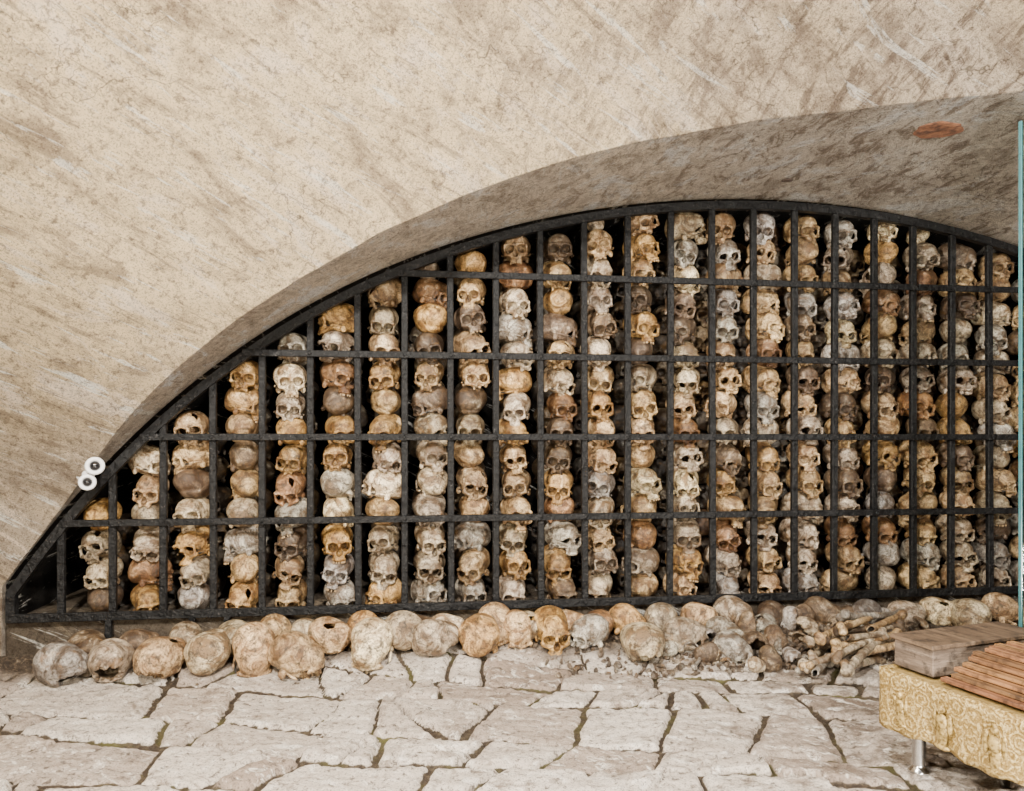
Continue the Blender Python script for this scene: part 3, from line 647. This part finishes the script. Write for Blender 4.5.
# ------------------------------------------------------------------ gold cloth table
Ac = np.array([.92, 1.84]); e = np.array([.333,-.943]); w = np.array([.943,.333])
def TW(a, b_, z): p = Ac+a*e+b_*w; return (float(p[0]), float(p[1]), float(z))
tb = bpy.data.objects.new('draped_table', None); C.objects.link(tb); tb.location = TW(.4, .4, 0)
tag(tb, 'low table draped in gold brocade with embroidered figures and a steel leg', 'table'); ti_ = Matrix.Translation(tb.location).inverted()
def tpart(b, name, mat, smooth=False): o = b.build(name, M[mat], tb, smooth); o.matrix_parent_inverse = ti_; return o
TL, TWd, ZT = .85, .8, .245
b = MB(); b.box(TW(TL/2, TWd/2, ZT-.012), (*e,0), (*w,0), Z3, TL/2-.004, TWd/2-.004, .011, .003); tpart(b, 'tabletop', 'cloth_top')
def skirt():
    per = [(0,0),(TL,0),(TL,TWd),(0,TWd),(0,0)]; V = []; Fs = []; pts = []
    for (a0, b0), (a1, b1) in zip(per[:-1], per[1:]):
        L = math.hypot(a1-a0, b1-b0); n = int(L/.008); nx, ny = (b1-b0)/L, -(a1-a0)/L
        for i in range(n): f = i/n; pts.append((a0+(a1-a0)*f, b0+(b1-b0)*f, nx, ny))
    nz = 12
    for k in range(nz+1):
        f = k/nz
        for i, (a, b_, nx, ny) in enumerate(pts):
            s = i*.008; wv = f*(.007*math.sin(s*26)+.003*math.sin(s*61+1))+.003*math.sin(math.pi*min(1, f*8))+.003
            V.append(TW(a+nx*wv, b_+ny*wv, ZT+.002-(.137+.004*math.sin(s*31)+.002*math.sin(s*90))*f))
    m = len(pts)
    for k in range(nz):
        for i in range(m): j = (i+1) % m; Fs.append((k*m+i, k*m+j, k*m+m+j, k*m+m+i))
    bb = MB(); bb.add(V, Fs); return bb
sk_ = tpart(skirt(), 'brocade_skirt', 'brocade', True)
md = sk_.modifiers.new('thickness', 'SOLIDIFY'); md.thickness = .003
b = MB()
for a0, b0, a1, b1 in ((0,0,TL,0),(0,0,0,TWd),(0,TWd,TL,TWd),(TL,0,TL,TWd)):
    cx_, cy_ = (a0+a1)/2, (b0+b1)/2; L = math.hypot(a1-a0, b1-b0)/2; dx = e if a1 != a0 else w; dy = w if a1 != a0 else e
    b.box(TW(cx_, cy_, ZT+.001), (*dx,0), (*dy,0), Z3, L+.005, .007, .004, .003)
tpart(b, 'braid_edge', 'brocade')
for a, b_ in ((.05,.065),(TL-.06,.065),(.05,TWd-.06),(TL-.06,TWd-.06)):
    q = MB(); q.lathe(TW(a, b_, 0), Z3, [(.026,0),(.027,.006),(.018,.012),(.016,.02),(.016,.19),(.022,.195),(.022,ZT-.024)], 20); tpart(q, 'leg', 'chrome', True)
def sph(b, c, rx, ry, rz, n=10):
    V = []; Fs = []
    for i in range(n+1):
        th = math.pi*i/n
        for j in range(12):
            ph = 2*math.pi*j/12; p = np.array(c)+np.array((*e,0))*rx*math.sin(th)*math.cos(ph)+np.array((*w,0))*ry*math.sin(th)*math.sin(ph)+np.array((0,0,rz*math.cos(th))); V.append(p)
    for i in range(n):
        for j in range(12): k = (j+1) % 12; Fs.append((i*12+j, i*12+12+j, i*12+12+k, i*12+k))
    b.add(V, Fs)
for a, hgt_, sc in ((.065,.170,1.05),(.178,.170,1.3),(.305,.168,1.4),(.44,.170,1.3)):
    q = MB(); bb = -.010
    sph(q, TW(a, bb, hgt_-.012*sc), .011*sc, .007, .026*sc); sph(q, TW(a, bb-.002, hgt_+.006*sc), .012*sc, .008, .014*sc); sph(q, TW(a, bb-.002, hgt_+.029*sc), .0065*sc, .007, .008*sc)
    sph(q, TW(a-.015*sc, bb, hgt_+.006*sc), .005*sc, .005, .018*sc); sph(q, TW(a+.015*sc, bb, hgt_+.004*sc), .005*sc, .005, .018*sc); sph(q, TW(a, bb, hgt_-.038*sc), .016*sc, .006, .005*sc)
    tpart(q, 'embroidered_figure', 'relief', True)
bx = bpy.data.objects.new('wooden_box', None); C.objects.link(bx)
bx.location = TW(.055,.2,ZT); tag(bx, 'low weathered brown wooden box with flat lid on the gold cloth table', 'box'); bi = Matrix.Translation(bx.location).inverted()
def bpart(b, name, mat): o = b.build(name, M[mat], bx); o.matrix_parent_inverse = bi
z0 = ZT+.007
b = MB(); b.box(TW(.058,.215,z0+.033), (*e,0), (*w,0), Z3, .056, .178, .033, .002); bpart(b, 'body', 'oldwood')
b = MB(); b.box(TW(.058,.215,z0+.071), (*e,0), (*w,0), Z3, .062, .186, .005, .0015); bpart(b, 'lid', 'lid')
LY = ['lowest','second','third','fourth','fifth','sixth','topmost']
for k in range(7):
    for j in range(6):
        L = .29; hw = .0105; b_ = .042+.019*k+.026*j+random.uniform(-.002,.002); zc_ = z0+.005+k*.0104; a_ = .132+L+random.uniform(0,.03)
        b = MB(); b.box((0,0,0), (*e,0), (*w,0), Z3, L, hw, .0048, .0015)
        o = b.build('wooden_stick', M['plank']); o.location = TW(a_, b_, zc_); o.rotation_euler = (0, 0, random.uniform(-.008, .008)); q = random.uniform(.5, 1.3); o.color = (q, q*random.uniform(.9,1.1), q, 1)
        tag(o, f'brown wooden stick, {ORD[j+1]} from left in the {LY[k]} layer of the bundle', 'stick', 'wooden sticks on the gold cloth table')
xg = np.array([1.342, 1.955]); b = MB(); g0 = np.array([.943,.333]); gn = np.array([-.333,.943])
gc = xg+g0*.14
gl = bpy.data.objects.new('glass_panel', None); C.objects.link(gl); gl.location = (gc[0], gc[1], ZT); tag(gl, 'upright clear glass panel with turquoise edge at the right border', 'glass panel'); gi2 = Matrix.Translation(gl.location).inverted()
b.box((gc[0], gc[1], (1.655+ZT+.006)/2), (*g0,0), (*gn,0), Z3, .135, .004, (1.655-ZT-.006)/2, .001); o = b.build('pane', M['glass'], gl); o.matrix_parent_inverse = gi2
b = MB(); c_ = xg+g0*.002; b.box((c_[0], c_[1], (1.655+ZT+.006)/2), (*g0,0), (*gn,0), Z3, .0022, .0048, (1.655-ZT-.006)/2, .001); o = b.build('glass_edge', M['edge'], gl); o.matrix_parent_inverse = gi2

# ------------------------------------------------------------------ security camera, clay patch, hole
uc, zc_, Yc = up(92, 474, .13); base = Vector(W(uc, .13, zc_))
sc_ = bpy.data.objects.new('security_camera', None); C.objects.link(sc_); sc_.location = base; tag(sc_, 'small white twin-eyed security camera fixed on the left wall above the grille', 'security camera'); ci_ = Matrix.Translation(base).inverted()
def cpart(b, name, mat, smooth=True): o = b.build(name, M[mat], sc_, smooth); o.matrix_parent_inverse = ci_; return o
to = np.array(base)*-1+np.array((.1,0,H)); to /= np.linalg.norm(to); bp = np.array(base)
b = MB(); b.lathe(bp-to*.10+np.array((-.02,0,-.0)), to, [(.03,0),(.03,.012),(.012,.02),(.010,.06),(.012,.075)], 16); cpart(b, 'mount', 'white')
for dx, dz, r in ((.012,.028,.031),(-.014,-.028,.028)):
    c0 = bp+np.array((dx, -.004, dz))
    b = MB(); b.lathe(c0-to*.04, to, [(r*.7,0),(r*.95,.006),(r,.02),(r,.05),(r*.9,.056),(r*.62,.056),(r*.58,.048),(.002,.046)], 24); cpart(b, 'camera_head', 'white')
    b = MB(); b.lathe(c0+to*.0065, to, [(r*.55,0),(r*.5,.006),(r*.3,.010),(.001,.012)], 20); cpart(b, 'lens', 'lens')
for (px, py, ra_, nm, mt, lab, cat) in ((938,130,.075,'clay_patch','terracotta','oval reddish clay patch in the arch soffit at upper right','clay patch'),(787,180,.022,'wall_hole','hole','small dark hole in the arch soffit above the grille','hole')):
    u, t, z = on_soffit(px, py); sl = float(zarch(u+.01)-zarch(u-.01))/.02; nrm = np.array((*(D*sl), -1.)); nrm /= np.linalg.norm(nrm); b = MB()
    c0 = np.array(W(u, t, z)); tu = np.array((*D, sl)); tu /= np.linalg.norm(tu); tt_ = np.cross(nrm, tu); V = []; n = 48
    wob = [1+.05*math.sin(3*k*6.283/n+1)+.04*math.sin(7*k*6.283/n)+.02*math.sin(13*k*6.283/n) for k in range(n)]
    for rad, hz in ((1.,-.004),(.95,.002),(.86,.004),(.7,.005),(.4,.004),(.05,.004)):
        for k in range(n): th = k*6.28318/n; V.append(c0+nrm*hz+(tu*math.cos(th)*ra_+tt_*math.sin(th)*ra_*.85)*rad*wob[k])
    Fs = [(r*n+k, r*n+(k+1) % n, r*n+n+(k+1) % n, r*n+n+k) for r in range(5) for k in range(n)]+[tuple(5*n+k for k in range(n))]
    b.add(V, Fs); tag(b.build(nm, M[mt], loc=tuple(c0)), lab, cat)

# ------------------------------------------------------------------ light
def area(loc, tgt, size, power, col):
    l = bpy.data.lights.new('area_light', 'AREA'); l.size = size; l.energy = power; l.color = col; o = bpy.data.objects.new('area_light', l); C.objects.link(o); o.location = loc
    o.rotation_euler = (Vector(tgt)-Vector(loc)).to_track_quat('-Z', 'Y').to_euler()
area((-.9,.55,1.75), (.3,2.9,.6), .08, 125, (1,.93,.80))
area((1.3,.5,1.7), (1.2,2.9,.6), .12, 60, (1,.95,.86))
area((0,.6,2.1), (0,1.95,0), .10, 100, (1,.95,.89))
area((-.9,-.1,.8), (-.8,1.7,2.1), .4, 66, (1,.88,.66))  # added fill: unseen uplight brightening the upper left vault
area((.9,.4,.2), (1.1,2.4,1.8), .3, 60, (1,.95,.86))  # added fill: unseen uplight near the floor, stands in for bounce on the soffit
w_ = bpy.data.worlds.new('world'); bpy.context.scene.world = w_; w_.use_nodes = True
w_.node_tree.nodes['Background'].inputs[0].default_value = (.95,.95,1,1); w_.node_tree.nodes['Background'].inputs[1].default_value = .10
